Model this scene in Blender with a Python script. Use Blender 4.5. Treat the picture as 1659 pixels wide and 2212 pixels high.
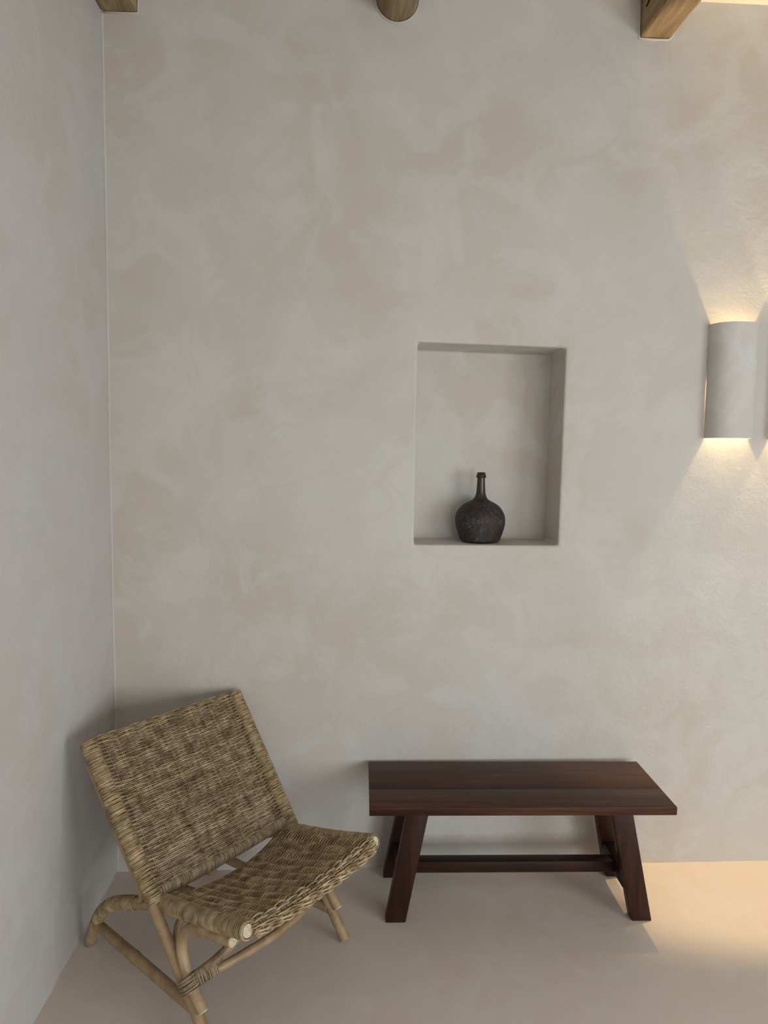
import bpy, bmesh, math, random
import numpy as np
from mathutils import Vector, Matrix
random.seed(7)
rng = np.random.default_rng(11)
PI = math.pi
scn = bpy.context.scene
for o in list(bpy.data.objects):
    bpy.data.objects.remove(o)
COL = scn.collection

# ------------------------------------------------------------------ camera
F_PX, PITCH, YAW, ROLL, DIST = 1517.352, 0.0840, 0.0536, 0.0142, 2.5924
cam_d = bpy.data.cameras.new('camera')
cam_d.sensor_fit = 'VERTICAL'
cam_d.sensor_height = 24.0
cam_d.lens = F_PX / 2212 * 24.0
cam_d.clip_start = 0.02
cam = bpy.data.objects.new('camera', cam_d)
COL.objects.link(cam)
fw = Vector((math.sin(YAW) * math.cos(PITCH), math.cos(YAW) * math.cos(PITCH), -math.sin(PITCH)))
rt = Vector((math.cos(YAW), -math.sin(YAW), 0))
up = rt.cross(fw)
rt2 = rt * math.cos(ROLL) + up * math.sin(ROLL)
up2 = -rt * math.sin(ROLL) + up * math.cos(ROLL)
M = Matrix((rt2, up2, -fw)).transposed().to_4x4()
M.translation = Vector((0, -DIST, 1.6))
cam.matrix_world = M
scn.camera = cam

# ------------------------------------------------------------------ light and exposure
scn.view_settings.view_transform = 'Standard'
scn.view_settings.look = 'None'
scn.view_settings.gamma = 1.0
scn.view_settings.exposure = -0.06
world = bpy.data.worlds.new('world')
scn.world = world
world.use_nodes = True
world.node_tree.nodes['Background'].inputs[0].default_value = (0.80, 0.88, 1.0, 1)
world.node_tree.nodes['Background'].inputs[1].default_value = 0.35

def area(name, loc, target, w, h, power, color):
    l = bpy.data.lights.new(name, 'AREA')
    l.shape = 'RECTANGLE'
    l.size, l.size_y = w, h
    l.energy = power
    l.color = color
    o = bpy.data.objects.new(name, l)
    COL.objects.link(o)
    o.location = loc
    d = Vector(target) - Vector(loc)
    o.rotation_euler = d.to_track_quat('-Z', 'Y').to_euler()
    return o
# daylight entering through the two openings of the room (behind the viewer and to the right)
area('daylight_front', (1.80, -5.57, 1.20), (1.80, -1.5, 0.0), 2.3, 1.6, 72, (0.93, 0.965, 0.985))
area('daylight_side', (3.42, -3.70, 1.15), (0, -2.7, 0.0), 2.1, 1.7, 96, (0.93, 0.965, 0.985))
LAMP_W = 31
LAMP_COL = (1.0, 0.71, 0.36)

# ------------------------------------------------------------------ materials
def mat(name, rough=0.6, spec=0.3):
    m = bpy.data.materials.new(name)
    m.use_nodes = True
    nt = m.node_tree
    b = nt.nodes['Principled BSDF']
    b.inputs['Roughness'].default_value = rough
    b.inputs['Specular IOR Level'].default_value = spec
    return m, nt, b

def nd(nt, typ, **kw):
    n = nt.nodes.new(typ)
    for k, v in kw.items():
        setattr(n, k, v)
    return n

def coords(nt, scale=(1, 1, 1), rot=(0, 0, 0)):
    tc = nd(nt, 'ShaderNodeTexCoord')
    mp = nd(nt, 'ShaderNodeMapping')
    mp.inputs['Scale'].default_value = scale
    mp.inputs['Rotation'].default_value = rot
    nt.links.new(tc.outputs['Object'], mp.inputs['Vector'])
    return mp.outputs['Vector']

def noise(nt, vec, scale, detail=4, rough=0.55, dist=0.0):
    n = nd(nt, 'ShaderNodeTexNoise')
    n.inputs['Scale'].default_value = scale
    n.inputs['Detail'].default_value = detail
    n.inputs['Roughness'].default_value = rough
    n.inputs['Distortion'].default_value = dist
    nt.links.new(vec, n.inputs['Vector'])
    return n.outputs['Fac']

def ramp(nt, fac, stops):
    r = nd(nt, 'ShaderNodeValToRGB')
    el = r.color_ramp.elements
    while len(el) < len(stops):
        el.new(0.5)
    for e, (p, c) in zip(el, stops):
        e.position = p
        e.color = (*c, 1)
    nt.links.new(fac, r.inputs['Fac'])
    return r.outputs['Color']

def mix(nt, a, b, fac, mode='MIX'):
    m = nd(nt, 'ShaderNodeMix', data_type='RGBA', blend_type=mode)
    for sock, v in ((m.inputs[6], a), (m.inputs[7], b), (m.inputs[0], fac)):
        if isinstance(v, bpy.types.NodeSocket):
            nt.links.new(v, sock)
        elif isinstance(v, tuple):
            sock.default_value = (*v, 1)
        else:
            sock.default_value = v
    return m.outputs[2]

def bump(nt, bsdf, heights, dist=0.004):
    prev = None
    for h, s, d in heights:
        b = nd(nt, 'ShaderNodeBump')
        b.inputs['Strength'].default_value = s
        b.inputs['Distance'].default_value = d
        nt.links.new(h, b.inputs['Height'])
        if prev:
            nt.links.new(prev, b.inputs['Normal'])
        prev = b.outputs['Normal']
    nt.links.new(prev, bsdf.inputs['Normal'])

def plaster(name, grey, tan, pale, seed=0.0, rough=0.55, strength=1.0, bias=0.0):
    m, nt, b = mat(name, rough, 0.25)
    tc = nd(nt, 'ShaderNodeTexCoord')
    mp = nd(nt, 'ShaderNodeMapping')
    mp.inputs['Location'].default_value = (seed, seed * 0.7, seed * 1.3)
    nt.links.new(tc.outputs['Object'], mp.inputs['Vector'])
    v = mp.outputs['Vector']
    big = noise(nt, v, 1.7, 5, 0.55, 0.7)
    if bias:
        sx = nd(nt, 'ShaderNodeSeparateXYZ')
        nt.links.new(tc.outputs['Object'], sx.inputs[0])
        ma = nd(nt, 'ShaderNodeMath', operation='MULTIPLY_ADD')
        ma.inputs[1].default_value = -bias
        nt.links.new(sx.outputs['X'], ma.inputs[0])
        nt.links.new(big, ma.inputs[2])
        big = ma.outputs[0]
    mid = noise(nt, v, 4.6, 5, 0.62, 0.9)
    vo = nd(nt, 'ShaderNodeTexVoronoi')
    vo.inputs['Scale'].default_value = 3.2
    ns = nd(nt, 'ShaderNodeTexNoise')
    ns.inputs['Scale'].default_value = 2.5
    nt.links.new(v, ns.inputs['Vector'])
    vm = nd(nt, 'ShaderNodeVectorMath', operation='MULTIPLY_ADD')
    vm.inputs[1].default_value = (0.35, 0.35, 0.35)
    nt.links.new(ns.outputs['Color'], vm.inputs[0])
    nt.links.new(v, vm.inputs[2])
    nt.links.new(vm.outputs[0], vo.inputs['Vector'])
    arcs = ramp(nt, vo.outputs['Distance'], [(0.0, (0, 0, 0)), (0.30, (0, 0, 0)), (0.345, (1, 1, 1)), (0.36, (0.3, 0.3, 0.3)), (0.44, (0, 0, 0)), (0.47, (0.7, 0.7, 0.7)), (0.52, (0, 0, 0))])
    arcs = mix(nt, arcs, (0, 0, 0), ramp(nt, noise(nt, v, 3.0, 2), [(0.44, (1, 1, 1)), (0.60, (0, 0, 0))]))
    c1 = ramp(nt, big, [(0.40, grey), (0.60, tan)])
    c2 = mix(nt, c1, pale, ramp(nt, mid, [(0.47, (0, 0, 0)), (0.58, (0.55, 0.55, 0.55)), (0.72, (0.85, 0.85, 0.85))]))
    c3 = mix(nt, c2, tan, mix(nt, (0, 0, 0), arcs, 0.38))
    nt.links.new(c3, b.inputs['Base Color'])
    n1 = noise(nt, v, 120, 3, 0.6, 0.4)
    n2 = noise(nt, v, 14, 4, 0.55, 2.5)
    n3 = noise(nt, v, 2.2, 3, 0.5, 0.5)
    bump(nt, b, [(n3, 0.35 * strength, 0.02), (n2, 0.19 * strength, 0.006), (n1, 0.30 * strength, 0.0022)])
    return m

M_WALL = plaster('plaster_wall', (0.536, 0.519, 0.484), (0.512, 0.466, 0.408), (0.566, 0.555, 0.522), 3.1, bias=0.05)
M_WALL_L = plaster('plaster_wall_side', (0.535, 0.525, 0.510), (0.530, 0.497, 0.468), (0.560, 0.552, 0.538), 9.4)
M_FLOOR = plaster('microcement_floor', (0.620, 0.552, 0.490), (0.610, 0.528, 0.455), (0.640, 0.582, 0.528), 5.7, 0.42, 0.35)
M_CEIL = plaster('plaster_ceiling', (0.66, 0.64, 0.60), (0.65, 0.61, 0.55), (0.70, 0.68, 0.65), 1.3)
M_SCONCE = plaster('plaster_sconce', (0.58, 0.57, 0.545), (0.56, 0.535, 0.50), (0.64, 0.635, 0.62), 6.2, 0.6, 0.5)

def rattan(name, dark, lo, hi, rough=0.5, per_island=0.5, sc=30, spec=0.35):
    m, nt, b = mat(name, rough, spec)
    v = coords(nt)
    n1 = noise(nt, v, sc, 4, 0.6, 0.3)
    base = ramp(nt, n1, [(0.30, dark), (0.48, lo), (0.68, hi)])
    gi = nd(nt, 'ShaderNodeNewGeometry')
    rr = ramp(nt, gi.outputs['Random Per Island'], [(0.0, (1 - per_island,) * 3), (1.0, (1 + per_island * 0.6,) * 3)])
    c = mix(nt, base, rr, 1.0, 'MULTIPLY')
    nt.links.new(c, b.inputs['Base Color'])
    n2 = noise(nt, v, 260, 2, 0.5)
    bump(nt, b, [(n2, 0.25, 0.0008)])
    return m
M_STRAND = rattan('rattan_strand', (0.170, 0.110, 0.058), (0.350, 0.250, 0.140), (0.540, 0.425, 0.270), 0.5, 0.36, 30)
M_UPRIGHT = rattan('rattan_upright', (0.150, 0.095, 0.050), (0.300, 0.210, 0.115), (0.460, 0.350, 0.220), 0.55, 0.3, 30)
M_WRAP = rattan('rattan_wrap', (0.200, 0.140, 0.070), (0.340, 0.245, 0.130), (0.480, 0.370, 0.225), 0.45, 0.30, 40)
M_GREYWRAP = rattan('rattan_wrap_grey', (0.19, 0.14, 0.085), (0.310, 0.240, 0.150), (0.440, 0.350, 0.235), 0.5, 0.30, 40)

def pole_mat():
    m, nt, b = mat('rattan_pole', 0.42, 0.4)
    v = coords(nt)
    n1 = noise(nt, v, 14, 6, 0.65, 0.5)
    base = ramp(nt, n1, [(0.28, (0.15, 0.098, 0.052)), (0.44, (0.30, 0.200, 0.105)), (0.60, (0.38, 0.265, 0.150)), (0.8, (0.46, 0.355, 0.235))])
    sp = noise(nt, v, 90, 3, 0.6)
    c = mix(nt, base, (0.14, 0.08, 0.045), ramp(nt, sp, [(0.62, (0, 0, 0)), (0.74, (0.6, 0.6, 0.6))]))
    nt.links.new(c, b.inputs['Base Color'])
    bump(nt, b, [(n1, 0.3, 0.002), (sp, 0.2, 0.001)])
    return m
M_POLE = pole_mat()
m, nt, b = mat('rattan_cut_end', 0.7, 0.2)
n1 = noise(nt, coords(nt), 150, 3)
nt.links.new(ramp(nt, n1, [(0.35, (0.50, 0.40, 0.27)), (0.65, (0.66, 0.57, 0.42))]), b.inputs['Base Color'])
M_CUT = m

def dark_wood(name, vscale, a, bb, cc, rough=0.36):
    m, nt, b = mat(name, rough, 0.22)
    v = coords(nt, vscale)
    g = noise(nt, v, 6, 8, 0.65, 0.8)
    v2 = coords(nt, tuple(s * 0.35 for s in vscale))
    g2 = noise(nt, v2, 5, 3, 0.5, 0.4)
    c = ramp(nt, g, [(0.30, a), (0.52, bb), (0.72, cc)])
    c = mix(nt, c, a, ramp(nt, g2, [(0.45, (0, 0, 0)), (0.62, (0.7, 0.7, 0.7))]))
    nt.links.new(c, b.inputs['Base Color'])
    bump(nt, b, [(g, 0.25, 0.001)])
    return m
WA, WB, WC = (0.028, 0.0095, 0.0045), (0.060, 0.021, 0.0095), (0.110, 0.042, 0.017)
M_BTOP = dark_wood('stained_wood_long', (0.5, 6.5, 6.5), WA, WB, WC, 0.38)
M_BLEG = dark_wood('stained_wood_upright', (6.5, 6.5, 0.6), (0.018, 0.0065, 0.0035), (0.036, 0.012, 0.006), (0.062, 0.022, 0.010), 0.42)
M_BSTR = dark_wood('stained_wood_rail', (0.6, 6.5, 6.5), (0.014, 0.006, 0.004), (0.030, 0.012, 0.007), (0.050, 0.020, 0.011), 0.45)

def beam_mat():
    m, nt, b = mat('weathered_beam_wood', 0.75, 0.2)
    v = coords(nt, (7, 0.8, 7))
    g = noise(nt, v, 3.5, 8, 0.65, 0.7)
    c = ramp(nt, g, [(0.30, (0.150, 0.100, 0.056)), (0.5, (0.285, 0.205, 0.120)), (0.72, (0.41, 0.315, 0.200))])
    n2 = noise(nt, coords(nt), 14, 4, 0.6)
    c = mix(nt, c, (0.15, 0.085, 0.04), ramp(nt, n2, [(0.60, (0, 0, 0)), (0.72, (0.7, 0.7, 0.7))]))
    nt.links.new(c, b.inputs['Base Color'])
    bump(nt, b, [(g, 0.6, 0.006), (n2, 0.4, 0.006)])
    return m
M_BEAM = beam_mat()

def bottle_mat():
    m, nt, b = mat('crusted_old_glass', 0.35, 0.5)
    v = coords(nt)
    crust = noise(nt, coords(nt, (1.0, 1.0, 0.6)), 125, 8, 0.8, 1.5)
    patch = noise(nt, v, 14, 3, 0.5, 0.4)
    c = ramp(nt, crust, [(0.42, (0.005, 0.004, 0.004)), (0.53, (0.026, 0.022, 0.024)), (0.66, (0.15, 0.14, 0.145))])
    c2 = ramp(nt, crust, [(0.42, (0.006, 0.003, 0.002)), (0.55, (0.032, 0.016, 0.010)), (0.68, (0.11, 0.075, 0.060))])
    c = mix(nt, c, c2, ramp(nt, patch, [(0.46, (0, 0, 0)), (0.60, (1, 1, 1))]))
    # the neck is clean brown glass, the crust begins on the shoulder
    tc = nd(nt, 'ShaderNodeTexCoord')
    sx = nd(nt, 'ShaderNodeSeparateXYZ')
    nt.links.new(tc.outputs['Object'], sx.inputs[0])
    ad = nd(nt, 'ShaderNodeMath', operation='MULTIPLY_ADD')
    ad.inputs[1].default_value = 0.05
    nt.links.new(patch, ad.inputs[0])
    nt.links.new(sx.outputs['Z'], ad.inputs[2])
    neck = ramp(nt, ad.outputs[0], [(0.196, (0, 0, 0)), (0.222, (1, 1, 1))])
    c = mix(nt, c, (0.040, 0.020, 0.008), neck)
    nt.links.new(c, b.inputs['Base Color'])
    r = ramp(nt, ad.outputs[0], [(0.196, (0.62,) * 3), (0.222, (0.16,) * 3)])
    nt.links.new(r, b.inputs['Roughness'])
    bump(nt, b, [(crust, 0.35, 0.0015)])
    return m
M_BOTTLE = bottle_mat()
m, nt, b = mat('lamp_holder_ceramic', 0.5, 0.3)
b.inputs['Base Color'].default_value = (0.8, 0.78, 0.74, 1)
M_HOLDER = m
m, nt, b = mat('window_frame_paint', 0.5, 0.3)
n1 = noise(nt, coords(nt), 8)
nt.links.new(ramp(nt, n1, [(0.3, (0.55, 0.5, 0.43)), (0.7, (0.6, 0.55, 0.48))]), b.inputs['Base Color'])
M_FRAME = m

# ------------------------------------------------------------------ mesh helpers
def link(name, verts, faces, material, parent=None, smooth=True, smooth_angle=None):
    me = bpy.data.meshes.new(name)
    me.from_pydata([tuple(map(float, v)) for v in verts], [], faces)
    me.materials.append(material)
    if smooth:
        me.polygons.foreach_set('use_smooth', [True] * len(me.polygons))
        if smooth_angle is not None:
            me.set_sharp_from_angle(angle=smooth_angle)
    me.update()
    o = bpy.data.objects.new(name, me)
    COL.objects.link(o)
    if parent:
        o.parent = parent
    return o

def link_bm(name, bm, material, parent=None, smooth_angle=math.radians(40)):
    me = bpy.data.meshes.new(name)
    bmesh.ops.recalc_face_normals(bm, faces=bm.faces)
    bm.to_mesh(me)
    bm.free()
    me.materials.append(material)
    me.polygons.foreach_set('use_smooth', [True] * len(me.polygons))
    me.set_sharp_from_angle(angle=smooth_angle)
    o = bpy.data.objects.new(name, me)
    COL.objects.link(o)
    if parent:
        o.parent = parent
    return o

def empty(name, loc, rz=0.0):
    o = bpy.data.objects.new(name, None)
    o.empty_display_size = 0.1
    COL.objects.link(o)
    o.location = loc
    o.rotation_euler = (0, 0, rz)
    return o

def tag(o, label, cat, group=None):
    o['label'] = label
    o['category'] = cat
    if group:
        o['group'] = group
    return o

def struct(o):
    o['kind'] = 'structure'
    return o

def catmull(pts, n):
    """smooth curve through the points, n samples"""
    P = np.array(pts, float)
    Q = np.vstack([2 * P[0] - P[1], P, 2 * P[-1] - P[-2]])
    out = []
    segs = len(P) - 1
    for t in np.linspace(0, segs, n):
        i = min(int(t), segs - 1)
        u = t - i
        a, b_, c, d = Q[i], Q[i + 1], Q[i + 2], Q[i + 3]
        out.append(0.5 * ((2 * b_) + (-a + c) * u + (2 * a - 5 * b_ + 4 * c - d) * u * u + (-a + 3 * b_ - 3 * c + d) * u ** 3))
    return np.array(out)

def frames(P, closed=False, ref=None):
    P = np.asarray(P, float)
    if closed:
        T = np.roll(P, -1, 0) - np.roll(P, 1, 0)
    else:
        T = np.gradient(P, axis=0)
    T /= np.linalg.norm(T, axis=1)[:, None] + 1e-12
    if ref is not None:
        N = np.array(ref, float)
    else:
        N = np.array([0, 0, 1.0]) if abs(T[0][2]) < 0.8 else np.array([1.0, 0, 0])
    Ns, Bs = [], []
    for t in T:
        N = N - t * (N @ t)
        N /= np.linalg.norm(N)
        Ns.append(N)
        Bs.append(np.cross(t, N))
    return T, np.array(Ns), np.array(Bs)

class TB:
    """collects tubes, each an island of its own"""
    def __init__(self):
        self.v, self.f, self.n = [], [], 0
    def tube(self, P, r, k=6, closed=False, caps=True, ref=None, flat=1.0):
        P = np.asarray(P, float)
        n = len(P)
        T, N, B = frames(P, closed, ref)
        r = np.full(n, r) if np.isscalar(r) else np.asarray(r, float)
        a = np.arange(k) * 2 * PI / k
        V = P[:, None, :] + r[:, None, None] * (np.cos(a)[None, :, None] * N[:, None, :] * flat + np.sin(a)[None, :, None] * B[:, None, :])
        base = self.n
        self.v.append(V.reshape(-1, 3))
        m = n if closed else n - 1
        for i in range(m):
            j = (i + 1) % n
            for q in range(k):
                q2 = (q + 1) % k
                self.f.append((base + i * k + q, base + i * k + q2, base + j * k + q2, base + j * k + q))
        if caps and not closed:
            self.f.append(tuple(base + q for q in range(k))[::-1])
            self.f.append(tuple(base + (n - 1) * k + q for q in range(k)))
        self.n += n * k
    def rings(self, P, a_fn, r=0.0017, pitch=0.0036, seg=16, k=5, tilt=0.12, ref=None, jitter=0.15, arc=None, offset=None):
        """closed turns of thin cane bound around path P; a_fn(t) gives the two radii of the cross-section"""
        P = np.asarray(P, float)
        L = np.concatenate([[0], np.cumsum(np.linalg.norm(np.diff(P, axis=0), axis=1))])
        T, N, B = frames(P, False, ref)
        cnt = max(2, int(L[-1] / pitch))
        for i in range(cnt):
            d = (i + 0.5) / cnt * L[-1]
            g = lambda A: np.array([np.interp(d, L, A[:, q]) for q in range(3)])
            p, t, n_, b_ = g(P), g(T), g(N), g(B)
            ra, rb = a_fn(d / L[-1])
            off = offset(d / L[-1]) if offset else 0
            ra *= 1 + rng.normal(0, 0.012)
            ph = rng.uniform(0, 2 * PI)
            tl = tilt + rng.normal(0, 0.03)
            aa = np.arange(seg) * 2 * PI / seg
            pts = p + np.outer(ra * np.cos(aa) + off, n_) + np.outer(rb * np.sin(aa), b_) + np.outer(ra * tl * np.sin(aa + 0.3 * ph), t)
            self.tube(pts, r * (1 + rng.normal(0, jitter * 0.5)), k, closed=True)
    def build(self, name, material, parent=None):
        return link(name, np.vstack(self.v), self.f, material, parent)

def pole(name, pts, r, parent, n=40, material=None, k=14, wob=0.03, ends=True, nodes=0):
    P = catmull(pts, n)
    rr = np.full(n, r) * (1 + wob * np.sin(np.linspace(0, 9, n) + rng.uniform(0, 6)) * 0.5)
    for _ in range(nodes):
        c = rng.uniform(0.15, 0.85) * n
        rr += r * 0.12 * np.exp(-((np.arange(n) - c) / 0.7) ** 2)
    t = TB()
    t.tube(P, rr, k)
    o = t.build(name, material or M_POLE, parent)
    o.data.set_sharp_from_angle(angle=math.radians(50))
    return o, P

def disc_end(name, c, d, r, parent, th=0.002, material=None):
    """pale sawn face of a cane end"""
    d = Vector(d).normalized()
    q = d.to_track_quat('Z', 'Y')
    bm = bmesh.new()
    bmesh.ops.create_cone(bm, cap_ends=True, segments=20, radius1=r, radius2=r * 0.93, depth=th * 2)
    bmesh.ops.transform(bm, matrix=Matrix.Translation(Vector(c)) @ q.to_matrix().to_4x4(), verts=bm.verts)
    return link_bm(name, bm, material or M_CUT, parent)

def box_bm(x0, x1, y0, y1, z0, z1, bev=0.0, seg=2):
    bm = bmesh.new()
    bmesh.ops.create_cube(bm, size=1)
    bmesh.ops.scale(bm, vec=(x1 - x0, y1 - y0, z1 - z0), verts=bm.verts)
    bmesh.ops.translate(bm, vec=((x0 + x1) / 2, (y0 + y1) / 2, (z0 + z1) / 2), verts=bm.verts)
    if bev:
        bmesh.ops.bevel(bm, geom=bm.edges[:], offset=bev, segments=seg, affect='EDGES', profile=0.5)
    return bm

# ------------------------------------------------------------------ the room
XL, XR, YF, ZC = -0.857, 3.45, -5.60, 3.222
NX0, NX1, NZ0, NZ1, ND = 0.2527, 0.8001, 1.2595, 2.0013, 0.20

def wall_with_hole(name, axis_pts, hole, thick_front, depth, closed_back, material, bev):
    """a slab in the x-z plane (y=0 facing -y) with one rectangular opening"""
    x0, x1, z0, z1 = axis_pts
    bm = bmesh.new()
    o = [bm.verts.new(p) for p in ((x0, 0, z0), (x1, 0, z0), (x1, 0, z1), (x0, 0, z1))]
    h = [bm.verts.new(p) for p in ((hole[0][0], 0, hole[0][1]), (hole[1][0], 0, hole[1][1]), (hole[2][0], 0, hole[2][1]), (hole[3][0], 0, hole[3][1]))]
    dp = depth
    hb = [bm.verts.new((v.co.x, dp, v.co.z)) for v in h]
    T = thick_front
    ob = [bm.verts.new((v.co.x, T, v.co.z)) for v in o]
    for i in range(4):
        j = (i + 1) % 4
        bm.faces.new((o[i], o[j], h[j], h[i]))
        bm.faces.new((h[i], h[j], hb[j], hb[i]))
        bm.faces.new((o[j], o[i], ob[i], ob[j]))
    if closed_back:
        bm.faces.new(hb)
        bm.faces.new(ob)
    else:
        for i in range(4):
            j = (i + 1) % 4
            bm.faces.new((hb[i], hb[j], ob[j], ob[i]))
    bm.edges.ensure_lookup_table()
    if bev:
        rim = [e for e in bm.edges if (e.verts[0] in h and e.verts[1] in h) or (e.verts[0] in h and e.verts[1] in hb) or (e.verts[1] in h and e.verts[0] in hb)]
        if closed_back:
            rim += [e for e in bm.edges if e.verts[0] in hb and e.verts[1] in hb]
        bmesh.ops.bevel(bm, geom=rim, offset=bev, segments=5, affect='EDGES', profile=0.5)
    return link_bm(name, bm, material, None, math.radians(30))

wb = struct(wall_with_hole('wall_back', (XL - 0.3, XR + 0.3, -0.3, ZC + 0.3),
                           ((NX0, NZ0), (NX1 - 0.001, NZ0 + 0.001), (NX1 + 0.004, NZ1 - 0.006), (NX0 + 0.001, NZ1 + 0.003)),
                           0.45, ND, True, M_WALL, 0.011))
struct(link_bm('wall_left', box_bm(XL - 0.3, XL, YF - 0.3, 0.0, -0.3, ZC + 0.3), M_WALL_L))
struct(link_bm('floor', box_bm(XL - 0.3, XR + 0.3, YF - 0.3, 0.0, -0.3, 0), M_FLOOR))
struct(link_bm('ceiling', box_bm(XL - 0.3, XR + 0.3, YF - 0.3, 0.0, ZC, ZC + 0.2), M_CEIL))
# right wall and the wall behind the viewer, each with a window opening
wr = wall_with_hole('wall_right', (0, -YF + 0.6, -0.3, ZC + 0.3), ((2.6, 0.25), (4.8, 0.25), (4.8, 2.15), (2.6, 2.15)), 0.3, 0.3, False, M_WALL, 0.0)
wr.rotation_euler = (0, 0, -PI / 2)
wr.location = (XR, 0, 0)
struct(wr)
wf = wall_with_hole('wall_front', (-XR - 0.3, -XL + 0.3, -0.3, ZC + 0.3), ((-3.0, 0.30), (-0.6, 0.30), (-0.6, 2.10), (-3.0, 2.10)), 0.3, 0.3, False, M_WALL, 0.0)
wf.rotation_euler = (0, 0, PI)
wf.location = (0, YF, 0)
struct(wf)
def window(name, w, z0, z1):
    e = empty(name, (0, 0, 0))
    struct(e)
    for i, (a, b_, c, d) in enumerate([(-w / 2, -w / 2 + 0.06, z0, z1), (w / 2 - 0.06, w / 2, z0, z1), (-w / 2, w / 2, z1 - 0.06, z1), (-w / 2, w / 2, z0, z0 + 0.06)]):
        link_bm('window_frame', box_bm(a, b_, 0.16, 0.21, c, d, 0.004), M_FRAME, e)
    return e
w1 = window('window_1', 2.4, 0.30, 2.10)
w1.location = (1.80, YF, 0); w1.rotation_euler = (0, 0, PI)
w2 = window('window_2', 2.2, 0.25, 2.15)
w2.location = (XR, -3.7, 0); w2.rotation_euler = (0, 0, -PI / 2)

# narrow uneven plaster fillet in the corner between the left and the back wall
V, Fc = [], []
for i, z in enumerate(np.linspace(0, ZC, 90)):
    a = 0.010 + 0.002 * math.sin(z * 3.1) + 0.0010 * math.sin(z * 11)
    b_ = 0.0014 + 0.0004 * math.sin(z * 4.3 + 1)
    V += [(XL - 0.002, 0.002, z), (XL - 0.0005, -b_, z), (XL + a * 0.35, -b_ * 0.62, z), (XL + a, 0.0005, z)]
for i in range(89):
    for j in range(4):
        Fc.append((i * 4 + j, i * 4 + (j + 1) % 4, (i + 1) * 4 + (j + 1) % 4, (i + 1) * 4 + j))
struct(link('trim_1', V, Fc, M_WALL_L))
# thin uneven plaster lip where the walls meet the floor
t = TB()
P = np.array([(x, -0.001 + 0.0012 * math.sin(x * 19) * math.sin(x * 7), -0.0015 + 0.001 * math.sin(x * 31)) for x in np.linspace(XL, XR, 160)])
t.tube(P, 0.0022, 6)
struct(t.build('trim_2', M_WALL))
t = TB()
P = np.array([(XL + 0.001 + 0.0012 * math.sin(y * 23), y, -0.001 + 0.001 * math.sin(y * 31)) for y in np.linspace(0, YF, 160)])
t.tube(P, 0.0022, 6)
struct(t.build('trim_3', M_WALL_L))

# ------------------------------------------------------------------ ceiling beams
def hewn_beam(x0, x1, z0, z1, label, seed, chamfer, crack=False):
    """a hand-hewn square beam running from the back wall towards the viewer"""
    ny = 60
    r0 = random.Random(seed)
    prof = []
    c = chamfer
    prof = [(x0 + c * 0.3, z0), (x1 - c * 1.6, z0), (x1 - c * 0.5, z0 + c * 0.5), (x1, z0 + c * 1.4), (x1, z1), (x0, z1), (x0, z0 + c * 0.3)]
    V, Fc = [], []
    k = len(prof)
    ph = [r0.uniform(0, 6) for _ in range(8)]
    cx, cz = (x0 + x1) / 2, (z0 + z1) / 2
    for i in range(ny):
        y = -i / (ny - 1) * (-YF - 0.02)
        w = min(1.0, -y / 0.25)
        for j, (x, z) in enumerate(prof):
            dx = w * (0.006 * math.sin(y * 9 + ph[j]) + 0.004 * math.sin(y * 23 + ph[(j + 3) % 8]))
            dz = w * (0.005 * math.sin(y * 7 + ph[(j + 1) % 8])) if z < z1 - 0.001 else 0
            V.append((x + dx - cx, y, z + dz - z0))
    for i in range(ny - 1):
        for j in range(k):
            j2 = (j + 1) % k
            Fc.append((i * k + j, i * k + j2, (i + 1) * k + j2, (i + 1) * k + j))
    Fc.append(tuple(range(k))[::-1])
    Fc.append(tuple((ny - 1) * k + j for j in range(k)))
    o = link('ceiling_beam', V, Fc, M_BEAM, None, True, math.radians(25))
    o.location = (cx, 0, z0)
    tag(o, label, 'beam', 'ceiling beams')
    return o
hewn_beam(-0.852, -0.735, 3.096, ZC + 0.02, 'square weathered wood ceiling beam in the upper left corner against the left wall', 3, 0.004)
b3 = hewn_beam(1.0317, 1.150, 3.091, ZC + 0.02, 'square hewn wood ceiling beam with warm lit underside, near the wall lights', 8, 0.012, True)
# drying crack on the left face of the right beam
V, Fc = [], []
n = 26
for i in range(n):
    q = i / (n - 1)
    y = -0.05 - 0.75 * q
    z = 0.075 + 0.012 * math.sin(q * 17) + 0.03 * math.sin(q * 5) * q
    hw = 0.0035 * math.sin(PI * q) ** 0.5 + 0.0005
    V += [(-0.0645 , y, z - hw), (-0.0645, y, z + hw), (-0.050, y, z + hw), (-0.050, y, z - hw)]
for i in range(n - 1):
    for j in range(4):
        Fc.append((i * 4 + j, i * 4 + (j + 1) % 4, (i + 1) * 4 + (j + 1) % 4, (i + 1) * 4 + j))
Fc += [(0, 3, 2, 1), tuple((n - 1) * 4 + j for j in range(4))]
m_crack, nt, b = mat('beam_crack', 0.9, 0.1)
b.inputs['Base Color'].default_value = (0.02, 0.013, 0.008, 1)
link('crack', V, Fc, m_crack, b3, False)
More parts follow.
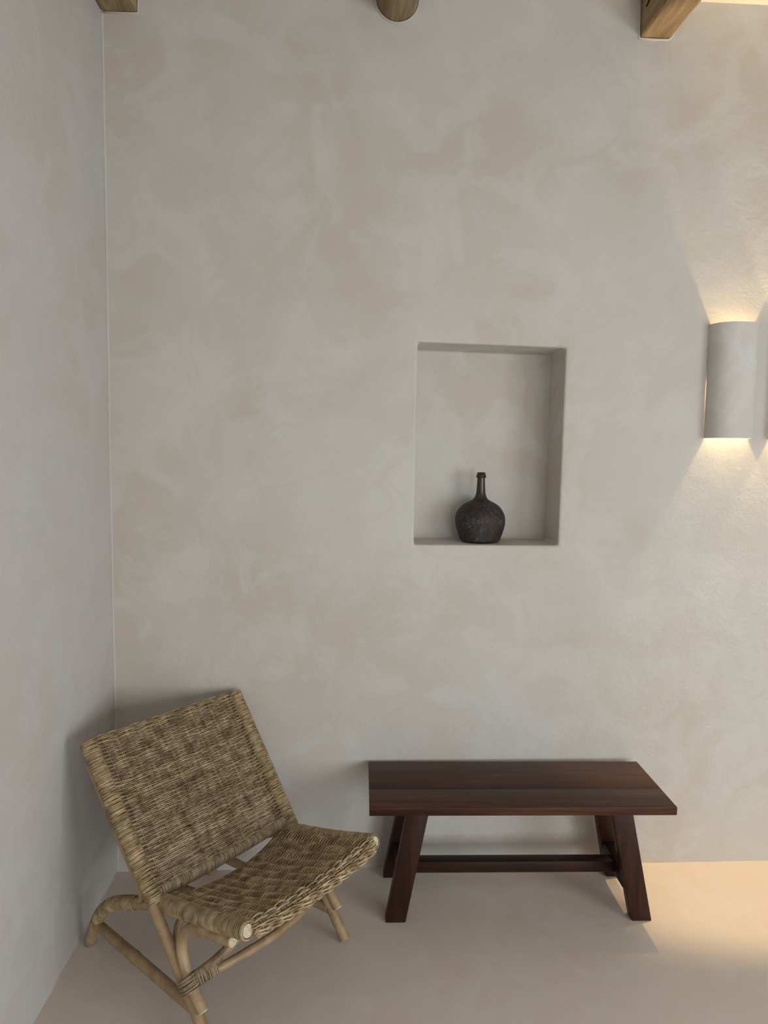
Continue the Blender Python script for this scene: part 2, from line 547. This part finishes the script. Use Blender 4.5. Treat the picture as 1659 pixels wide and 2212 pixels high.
# round log beam in the middle
V, Fc = [], []
k, ny = 40, 50
for i in range(ny):
    y = -i / (ny - 1) * (-YF - 0.02)
    for j in range(k):
        a = j / k * 2 * PI
        w = min(1, -y / 0.2)
        r = 0.0715 * (1 + w * (0.03 * math.sin(a * 2 + y * 3) + 0.02 * math.sin(a * 3 - y * 5 + 1)))
        V.append((r * 1.0 * math.cos(a), y, r * 1.02 * math.sin(a)))
for i in range(ny - 1):
    for j in range(k):
        Fc.append((i * k + j, i * k + (j + 1) % k, (i + 1) * k + (j + 1) % k, (i + 1) * k + j))
Fc.append(tuple(range(k))[::-1]); Fc.append(tuple((ny - 1) * k + j for j in range(k)))
o = link('ceiling_beam', V, Fc, M_BEAM, None, True, math.radians(40))
o.location = (0.1605, 0, 3.106 + 0.073)
tag(o, 'round log ceiling beam above the middle of the back wall', 'beam', 'ceiling beams')

# plaster collars where the beams enter the wall (part of the wall finish)
def collar(name, pts, r=0.0065):
    t = TB()
    t.tube(np.array(pts), r, 8, ref=(0, 1, 0))
    return struct(t.build(name, M_WALL))
collar('trim_4', [(-0.731, -0.002, ZC), (-0.731, -0.002, 3.15), (-0.732, -0.002, 3.093), (-0.79, -0.002, 3.0915), (-0.852, -0.002, 3.0915)], 0.003)
collar('trim_5', [(0.1605 + 0.0765 * math.cos(a), -0.002, 3.179 + 0.078 * math.sin(a)) for a in np.linspace(PI * 0.98, 2.02 * PI, 30)], 0.0035)
collar('trim_6', [(1.026, -0.002, ZC), (1.026, -0.002, 3.12), (1.027, -0.002, 3.087), (1.08, -0.002, 3.0855), (1.134, -0.002, 3.087), (1.147, -0.002, 3.098), (1.154, -0.002, 3.112), (1.1545, -0.002, ZC)], 0.0035)

# ------------------------------------------------------------------ wall lights
def sconce(x, label):
    W2, HT, DP, TH = 0.0880, 0.4185, 0.083, 0.007
    e = empty('wall_sconce', (x, 0, 1.672))
    tag(e, label, 'wall light', 'plaster wall lights')
    n = 48
    V, Fc = [], []
    NZ = 8
    def ring(rx, ry, z):
        out = []
        for i in range(n + 1):
            a = PI * i / n
            ex = 0.82
            cx = math.copysign(abs(math.cos(a)) ** ex, math.cos(a))
            sy = abs(math.sin(a)) ** ex
            gap = 0.0025 if z < HT * 0.55 else 0.0008
            out.append((-cx * rx, -gap - sy * ry, z))
        return out
    rows = []
    for zi in range(NZ + 1):
        z = HT * zi / NZ
        lo = 0.004 * (1 - zi / NZ)
        rows.append((ring(W2, DP, z), ring(W2 - TH, DP - TH, z)))
    for outer, inner in rows:
        V += outer + inner
    m_ = 2 * (n + 1)
    for zi in range(NZ):
        for i in range(n):
            a, b_ = zi * m_ + i, (zi + 1) * m_ + i
            Fc.append((a, a + 1, b_ + 1, b_))
            a2, b2 = a + n + 1, b_ + n + 1
            Fc.append((a2 + 1, a2, b2, b2 + 1))
        for s in (0, n):
            a, b_ = zi * m_ + s, (zi + 1) * m_ + s
            Fc.append((a, b_, b_ + n + 1, a + n + 1))
    for zi, flip in ((0, 1), (NZ, 0)):
        for i in range(n):
            a = zi * m_ + i
            q = (a, a + 1, a + n + 2, a + n + 1)
            Fc.append(q[::-1] if flip else q)
    sh = link('lamp_shade', V, Fc, M_SCONCE, e, True, math.radians(35))
    # bracket holding the two lamps inside the shade
    link_bm('lamp_holder', box_bm(-0.022, 0.022, -0.052, 0.0, 0.185, 0.215, 0.004), M_HOLDER, e)
    for nm, z in (('down_lamp', 0.160), ('up_lamp', 0.240)):
        l = bpy.data.lights.new(nm, 'POINT')
        l.energy = LAMP_W if nm == 'down_lamp' else LAMP_W * 0.9
        l.color = LAMP_COL
        l.shadow_soft_size = 0.010
        l.use_nodes = True
        lf = l.node_tree.nodes.new('ShaderNodeLightFalloff')
        lf.inputs['Strength'].default_value = 1.0
        l.node_tree.links.new(lf.outputs['Linear'], l.node_tree.nodes['Emission'].inputs['Strength'])
        lo = bpy.data.objects.new(nm, l)
        COL.objects.link(lo)
        lo.parent = e
        lo.location = (0, -0.036, z)
    return e
sconce(1.4265, 'pale plaster half-round wall light, the one wholly in view, glowing above and below')
sconce(1.4265 + 0.249, 'pale plaster half-round wall light at the right edge of the frame beside its twin')

# ------------------------------------------------------------------ bottle in the niche
prof = [(0.0, 0.004), (0.045, 0.0), (0.060, 0.0005), (0.072, 0.0045), (0.0785, 0.0105), (0.0815, 0.0205), (0.0868, 0.037), (0.0918, 0.0546), (0.0950, 0.072), (0.0958, 0.0888),
        (0.0938, 0.102), (0.0895, 0.114), (0.082, 0.128), (0.0717, 0.140), (0.057, 0.1505), (0.0424, 0.158), (0.031, 0.1645), (0.0245, 0.172), (0.0205, 0.181), (0.0183, 0.191),
        (0.0168, 0.207), (0.0157, 0.225), (0.0150, 0.244), (0.0149, 0.250)]
def lathe(name, prof, material, parent, k=64, warp=0.0):
    V, Fc = [], []
    P = catmull([(r, z, 0) for r, z in prof], len(prof) * 3)
    for (r, z, _) in P:
        r = max(r, 0.0002)
        for j in range(k):
            a = 2 * PI * j / k
            q = 1 + warp * math.sin(a * 2 + z * 20) * min(1, r / 0.08) + warp * 0.6 * math.sin(a * 3 + 1 + z * 35) * min(1, r / 0.08)
            V.append((r * q * math.cos(a), r * q * math.sin(a), z))
    for i in range(len(P) - 1):
        for j in range(k):
            Fc.append((i * k + j, i * k + (j + 1) % k, (i + 1) * k + (j + 1) % k, (i + 1) * k + j))
    Fc.append(tuple(range(k))[::-1])
    return link(name, V, Fc, material, parent, True, math.radians(60))
bt = empty('bottle', (0.5195, 0.105, NZ0 + 0.0005))
tag(bt, 'dark squat glass demijohn with crusted round body and slim neck, in the wall niche', 'bottle')
lathe('bottle_body', prof, M_BOTTLE, bt, 64, 0.012)
V, Fc = [], []
lp = [(0.0150, 0.2485), (0.0188, 0.2500), (0.0200, 0.2520), (0.0197, 0.2550), (0.0150, 0.2695), (0.0138, 0.2705), (0.0105, 0.2700), (0.0100, 0.2600), (0.0100, 0.2400)]
k = 40
for r, z in lp:
    for j in range(k):
        a = 2 * PI * j / k
        V.append((r * math.cos(a), r * math.sin(a), z))
for i in range(len(lp) - 1):
    for j in range(k):
        Fc.append((i * k + j, i * k + (j + 1) % k, (i + 1) * k + (j + 1) % k, (i + 1) * k + j))
link('bottle_lip', V, Fc, M_BOTTLE, bt, True, math.radians(35))

# ------------------------------------------------------------------ bench
BW = -0.0209
bench = empty('bench', (0.0852, -0.3682, 0), BW)
tag(bench, 'low dark-stained wooden bench with splayed legs against the back wall', 'bench')
BL, BD, BH, BT = 1.0301, 0.3495, 0.4332, 0.0285
def board(y0, y1, nm):
    bm = box_bm(0, BL, y0, y1, BH - BT, BH, 0.0018, 3)
    return link_bm(nm, bm, M_BTOP, bench)
board(0.0, BD * 0.372 - 0.0002, 'top_board')
board(BD * 0.372 + 0.0002, BD, 'top_board')
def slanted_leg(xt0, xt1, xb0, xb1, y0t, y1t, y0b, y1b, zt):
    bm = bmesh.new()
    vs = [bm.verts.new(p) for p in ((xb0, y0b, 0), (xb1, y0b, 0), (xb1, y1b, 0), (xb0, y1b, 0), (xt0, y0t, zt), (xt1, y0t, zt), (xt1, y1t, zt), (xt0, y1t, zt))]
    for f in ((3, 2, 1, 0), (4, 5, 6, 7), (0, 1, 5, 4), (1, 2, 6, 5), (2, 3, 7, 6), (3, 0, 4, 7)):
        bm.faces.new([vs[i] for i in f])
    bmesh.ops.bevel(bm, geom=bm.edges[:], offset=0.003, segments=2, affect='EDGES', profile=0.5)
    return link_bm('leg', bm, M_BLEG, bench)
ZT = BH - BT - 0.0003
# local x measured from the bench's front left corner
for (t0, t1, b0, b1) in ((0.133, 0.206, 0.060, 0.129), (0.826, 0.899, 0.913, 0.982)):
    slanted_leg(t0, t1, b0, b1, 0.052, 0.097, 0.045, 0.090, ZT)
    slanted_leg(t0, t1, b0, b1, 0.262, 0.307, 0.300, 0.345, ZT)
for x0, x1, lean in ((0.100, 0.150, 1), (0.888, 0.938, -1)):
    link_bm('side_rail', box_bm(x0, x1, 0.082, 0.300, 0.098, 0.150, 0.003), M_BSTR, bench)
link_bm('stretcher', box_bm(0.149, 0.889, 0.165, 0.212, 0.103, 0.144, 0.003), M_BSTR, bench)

# ------------------------------------------------------------------ rattan lounge chair
# local axes: x towards the front of the chair, y across it, z up
chair = empty('rattan_chair', (-0.669, -0.196, 0), -0.70289)
tag(chair, 'low woven rattan lounge chair in the left corner, leaning back against the walls', 'chair')
def V3(h, f, z):
    return (f, h, z)
TOP = np.array([0.096, 0.717]); BOT = np.array([0.400, 0.334]); FOOT = np.array([0.665, 0.0])
dirp = (TOP - BOT) / np.linalg.norm(TOP - BOT)                    # (f, z) up the back
LB = np.linalg.norm(TOP - BOT)
nrm = np.array([-dirp[1], dirp[0]]) * -1                           # towards the sitter (forward, up)
def hw(d):                                                        # outer half width along the back
    return 0.294 + (0.312 - 0.294) * d / LB
def back_pt(u, d, off):
    """u -1..1 across, d metres up from the bottom of the panel, off metres off the panel; past the top it rolls over"""
    R = 0.017
    dt = LB - R
    if d <= dt:
        c = BOT + dirp * d + nrm * off
        h = hw(d) * u
    else:
        a = (d - dt) / R
        cen = BOT + dirp * dt - nrm * R
        rr = R + off
        c = cen + nrm * rr * math.cos(a) + dirp * rr * math.sin(a)
        h = hw(dt) * u
    return np.array([c[0], h, c[1]])
for s in (-1, 1):
    # side pole: runs straight from the top of the back down to the front foot
    lo = np.array([FOOT[0], s * 0.273, 0.0])
    hi = np.array([TOP[0], s * 0.288, TOP[1]]) + np.array([-nrm[0], 0, -nrm[1]]) * 0.004
    d = (hi - lo)
    foot, P = pole('leg', [lo + d * q for q in (0.012, 0.25, 0.5, 0.75, 0.99)], 0.0165, chair, 60, nodes=3)
    # cut the foot flat to the floor
    for v in foot.data.vertices:
        if v.co.z < 0.0: v.co.z = 0.0
    # cane bound around the pole along the back panel
    bot3 = np.array([BOT[0], s * 0.272, BOT[1]]) ; top3 = np.array([TOP[0], s * 0.288, TOP[1]])
    lo3 = bot3 + (bot3 - top3) * 0.045
    hi3 = top3 - (top3 - bot3) * 0.012
    t = TB()
    path = [lo3 + (hi3 - lo3) * q for q in np.linspace(0, 1, 30)]
    t.rings(path, lambda q: (0.0235, 0.0195), 0.0023, 0.0040, 20, 5, 0.07, ref=(0, 1, 0), offset=lambda q: 0)
    t.build('side_binding', M_WRAP, foot)
# back panel: horizontal strands woven over paired uprights
NR = 13
ribs_u = np.linspace(-0.77, 0.77, NR)
pan = TB()
ROWS = 92
d0, d1 = 0.010, LB - 0.017 + 0.017 * 2.7
pitch = (d1 - d0) / ROWS
du = ribs_u[1] - ribs_u[0]
for i in range(ROWS):
    d = d0 + (i + 0.5) * pitch
    par = i % 2
    if i % 19 == 9: par = 1 - par
    us = np.linspace(-0.90, 0.90, 83)
    jit = rng.normal(0, 0.0004)
    amp = 0.0032 * (1 + rng.normal(0, 0.10))
    wob = rng.uniform(0, 6)
    pts = []
    for u in us:
        ph = (u - ribs_u[0]) / du
        wv = math.cos(PI * (ph + par))
        if abs(u) > 0.84:
            wv *= 0.35
        bunch = math.exp(-((abs(u) - 0.84) / 0.05) ** 2) * 0.36 * pitch * (1 if i % 2 == 0 else -1)
        pts.append(back_pt(u, d + jit + bunch + 0.0005 * math.sin(u * 9 + wob), 0.002 + amp * wv))
    pan.tube(pts, 0.00200 * (1 + rng.normal(0, 0.07)), 5)
# added rear strands that block light so the holes in the weave look dark
NB = 58
for i in range(NB):
    d = d0 + (i + 0.5) * (LB - 0.045 - d0) / NB
    jit = rng.normal(0, 0.0005)
    pts = [back_pt(u, d + jit, -0.0068 + 0.0018 * math.cos(PI * ((u - ribs_u[0]) / du + (i + 1) % 2))) for u in np.linspace(-0.90, 0.90, 41)]
    pan.tube(pts, 0.0031 * (1 + rng.normal(0, 0.07)), 5)
panel = pan.build('back_panel', M_STRAND, chair)
rb = TB()
for j, u in enumerate(ribs_u):
    for off in (-0.0026, 0.0026):
        pts = [back_pt(u + off / 0.3, d, 0.002 + 0.0002 * math.sin(d * 90)) for d in np.linspace(0.012, d1, 60)]
        rb.tube(pts, 0.0018, 6)
rb.build('panel_uprights', M_UPRIGHT, panel)
# top rail inside the rolled edge, bottom rail bound with cane
def cross(h, d, off):
    p = back_pt(h / hw(d), d, off); return p
pole('top_rail', [back_pt(u, LB - 0.017, -0.018) for u in (-0.92, -0.5, 0, 0.5, 0.92)], 0.012, chair, 24)
low = [back_pt(u, 0.004 - 0.007 * (1 - u * u), -0.002 - 0.006 * (1 - u * u)) for u in np.linspace(-0.93, 0.93, 9)]
lr, P = pole('lower_rail', low, 0.0135, chair, 40)
t = TB()
t.rings(catmull(low, 60)[3:-3], lambda q: (0.0168, 0.0168), 0.0021, 0.0040, 18, 5, 0.10)
t.build('rail_binding', M_GREYWRAP, lr)

# rear legs bend forward and run on as the seat's side rails
def seat_rail_pt(s, q):
    """q 0..1 from the back of the seat to the front end"""
    return np.array([0.407 + (0.783 - 0.407) * q, s * (0.2505 + 0.0095 * q), 0.311 + (0.394 - 0.311) * q - 0.006 * math.sin(PI * q)])
for s in (-1, 1):
    pts = [V3(s * 0.246, 0.012, 0.0), V3(s * 0.246, 0.030, 0.045), V3(s * 0.246, 0.055, 0.092), V3(s * 0.246, 0.092, 0.143), V3(s * 0.246, 0.150, 0.192),
           V3(s * 0.246, 0.225, 0.229), V3(s * 0.247, 0.300, 0.258), V3(s * 0.249, 0.360, 0.285)] + [tuple(seat_rail_pt(s, q)) for q in (0, 0.25, 0.5, 0.75, 1.0)]
    leg, P = pole('leg', pts, 0.0175, chair, 110, nodes=3)
    for v in leg.data.vertices:
        if v.co.z < 0.004: v.co.z = 0.0
    t = TB()
    P1 = catmull(pts, 220)
    seg = [p for p in P1 if 0.062 < p[0] < 0.285]
    t.rings(seg, lambda q: (0.0196, 0.0196), 0.0017, 0.0033, 18, 5, 0.08, ref=(0, 1, 0))
    t.build('leg_binding', M_WRAP, leg)
    t = TB()
    seg = [seat_rail_pt(s, q) for q in np.linspace(-0.02, 0.985, 60)]
    t.rings(seg, lambda q: (0.0215 + 0.0015 * math.sin(q * 40), 0.0215 + 0.001 * q), 0.0019, 0.0034, 20, 5, 0.10, ref=(0, 1, 0))
    t.build('rail_binding', M_WRAP, leg)
    a, b_ = seat_rail_pt(s, 0.985), seat_rail_pt(s, 1.0)
    dd = (b_ - a) / np.linalg.norm(b_ - a)
    disc_end('cut_end', b_ + dd * 0.0015, dd, 0.0172, leg)
    t = TB()
    t.rings([b_ - dd * 0.003, b_, b_ + dd * 0.003], lambda q: (0.0212, 0.0212), 0.0026, 0.003, 22, 6, 0.0)
    t.build('end_ring', M_STRAND, leg)

# woven seat
LS = 0.385
def seat_pt(u, d, off):
    """u -1..1 across, d metres from the back edge; past the front it turns down"""
    R, dend = 0.021, LS - 0.012
    def top(dq):
        q = dq / LS
        p0, p1 = seat_rail_pt(-1, q), seat_rail_pt(1, q)
        c = p0 + (p1 - p0) * (u + 1) / 2
        sag = (0.034 * (1 - q) ** 0.8 + 0.016) * (1 - abs(u) ** 2.4)
        c = c + np.array([0.018 * (1 - u * u) * (1 - q), 0, 0.017 - sag + 0.0])
        return c
    fwd = np.array([0.976, 0, 0.216]); upn = np.array([-0.216, 0, 0.976])
    if d <= dend:
        return top(d) + upn * off
    a = (d - dend) / R
    base = top(dend)
    cen = base - upn * R
    if a <= PI / 2:
        return cen + (upn * math.cos(a) + fwd * math.sin(a)) * (R + off)
    rem = (a - PI / 2) * R
    return cen + fwd * (R + off) - upn * rem
NS = 12
s_ribs = np.linspace(-0.83, 0.83, NS)
du = s_ribs[1] - s_ribs[0]
st = TB()
dd0, dd1 = 0.004, LS - 0.012 + 0.021 * PI / 2 + 0.012
ROWS = 70
for i in range(ROWS):
    d = dd0 + (dd1 - dd0) * (i + 0.5) / ROWS
    par = i % 2
    us = np.linspace(-0.965, 0.965, 79)
    amp = 0.0052 * (1 + rng.normal(0, 0.08))
    wob = rng.uniform(0, 6)
    pts = []
    for u in us:
        ph = (u - s_ribs[0]) / du
        wv = math.cos(PI * (ph + par))
        edge = 1.0 if abs(u) < 0.9 else max(0.2, 1 - (abs(u) - 0.9) / 0.08)
        pts.append(seat_pt(u, d + 0.0006 * math.sin(u * 8 + wob), 0.0015 + amp * wv * edge + 0.001))
    st.tube(pts, 0.00245 * (1 + rng.normal(0, 0.07)), 6)
seat = st.build('seat', M_STRAND, chair)
rb = TB()
for u in s_ribs:
    for off in (-0.0032, 0.0032):
        pts = [seat_pt(u + off / 0.25, d, 0.001) for d in np.linspace(0.0, dd1 + 0.002, 60)]
        rb.tube(pts, 0.0025, 6)
rb.build('seat_warps', M_STRAND, seat)
# cane wound around the back edge of the seat
edge = [seat_pt(u, 0.0, -0.004) for u in np.linspace(-0.97, 0.97, 40)]
er, P = pole('seat_back_rail', edge, 0.0065, chair, 50)
t = TB()
t.rings(edge, lambda q: (0.0085, 0.0085), 0.0022, 0.0052, 12, 5, 0.35)
t.build('rail_binding', M_GREYWRAP, er)
# front rail under the turned-down weave
fr = [seat_pt(u, LS - 0.012 + 0.021 * PI / 2, -0.016) for u in np.linspace(-0.95, 0.95, 9)]
pole('seat_front_rail', fr, 0.010, chair, 30)
# canes running along the front face and the scalloped lower edge
t = TB()
for kx, (dz, ph, am) in enumerate([(-0.006, 0, 0.0042), (-0.006, PI, 0.0042), (0.003, 0, 0.0042), (0.003, PI, 0.0042), (0.012, PI, 0.005), (0.012, 0, 0.005)]):
    pts = []
    for u in np.linspace(-0.945, 0.945, 110):
        w_ = math.cos(PI * (u - s_ribs[0]) / du + ph)
        dq = LS - 0.012 + 0.021 * PI / 2 + dz + 0.0026 * math.sin(PI * (u - s_ribs[0]) / du + ph)
        pts.append(seat_pt(u, dq, 0.0035 + am * w_ * (0.9 if abs(u) < 0.92 else 0.3)))
    t.tube(pts, 0.0022, 6)
t.build('front_edging', M_STRAND, seat)

# braces below the seat
def leg_pt(s, z, off=0.0):
    """point on the front leg at height z, moved off metres towards the front"""
    k_ = z / TOP[1]
    f = FOOT[0] + (TOP[0] - FOOT[0]) * k_
    return np.array([f + off, s * (0.273 + 0.015 * k_), z])
for s in (-1, 1):
    pts = [(0.724, s * 0.258, 0.338), (0.67, s * 0.262, 0.331), (0.615, s * 0.265, 0.325), (0.568, s * 0.268, 0.309), (0.535, s * 0.270, 0.275), (0.531, s * 0.272, 0.235),
           (0.550, s * 0.273, 0.185), tuple(leg_pt(s, 0.150, 0.035)), tuple(leg_pt(s, 0.125, 0.038)), tuple(leg_pt(s, 0.103, 0.041))]
    br, P = pole('corner_brace', pts, 0.0155, chair, 60, nodes=2)
    disc_end('cut_end', P[0] + (P[0] - P[1]) * 0.1, P[0] - P[1], 0.0150, br)
    disc_end('cut_end', P[-1] + (P[-1] - P[-2]) * 0.1, P[-1] - P[-2], 0.0150, br)
    # binding round leg and brace
    c = (leg_pt(s, 0.150, 0.018))
    axis = (leg_pt(s, 0.2) - leg_pt(s, 0.1)); axis /= np.linalg.norm(axis)
    t = TB()
    t.rings([c - axis * 0.019, c, c + axis * 0.019], lambda q: (0.034, 0.0205), 0.0019, 0.0038, 24, 5, 0.05, ref=(1, 0, 0.8))
    t.build('joint_binding', M_GREYWRAP, br)
    # side stretcher from the rear leg to the front leg
    pole('side_stretcher', [(0.058, s * 0.247, 0.088), (0.21, s * 0.254, 0.088), (0.38, s * 0.262, 0.088), (0.585, s * 0.271, 0.088)], 0.0165, chair, 40, nodes=1)
    # inner curved brace
    pole('inner_brace', [tuple(leg_pt(s, 0.135, -0.012) * np.array([1, 0.93, 1])), (0.500, s * 0.250, 0.185), (0.468, s * 0.242, 0.225), (0.462, s * 0.225, 0.262), (0.475, s * 0.185, 0.283), (0.49, s * 0.13, 0.287)], 0.011, chair, 40)
    # brace rising from the front joint to below the seat
    pts = [(0.562, s * 0.268, 0.158), (0.588, s * 0.205, 0.188), (0.603, s * 0.15, 0.219), (0.612, s * 0.10, 0.252), (0.616, s * 0.05, 0.278), (0.616, s * 0.01, 0.290)]
    b2, P = pole('front_brace', pts, 0.0138, chair, 40)
    t = TB()
    t.rings([p + np.array([0.002, 0, -0.007 - 0.0010 * k_]) for k_, p in enumerate(catmull(pts[:3], 20)[2:11])], lambda q: (0.0225, 0.0165), 0.0018, 0.0034, 20, 5, 0.06, ref=(0, 0, 1))
    t.build('joint_binding', M_GREYWRAP, b2)
    # slim rod behind the back panel
    pts = [(0.112, s * 0.292, 0.643), (0.128, s * 0.291, 0.622), (0.190, s * 0.290, 0.546), (0.255, s * 0.288, 0.466), (0.312, s * 0.283, 0.392), (0.338, s * 0.277, 0.346), (0.343, s * 0.271, 0.310), (0.322, s * 0.262, 0.284), (0.297, s * 0.257, 0.272)]
    pole('back_strut', pts, 0.0085, chair, 60, k=10)
pole('front_stretcher', [(0.560, -0.268, 0.146), (0.597, -0.15, 0.160), (0.618, 0, 0.166), (0.597, 0.15, 0.160), (0.560, 0.268, 0.146)], 0.0125, chair, 40, nodes=2)
pole('centre_rail', [(0.235, -0.1, 0.222), (0.341, -0.1, 0.237), (0.48, -0.1, 0.262), (0.605, -0.1, 0.268)], 0.014, chair, 30)
pole('rear_rail', [(0.245, -0.240, 0.228), (0.245, 0, 0.224), (0.245, 0.240, 0.228)], 0.011, chair, 20)
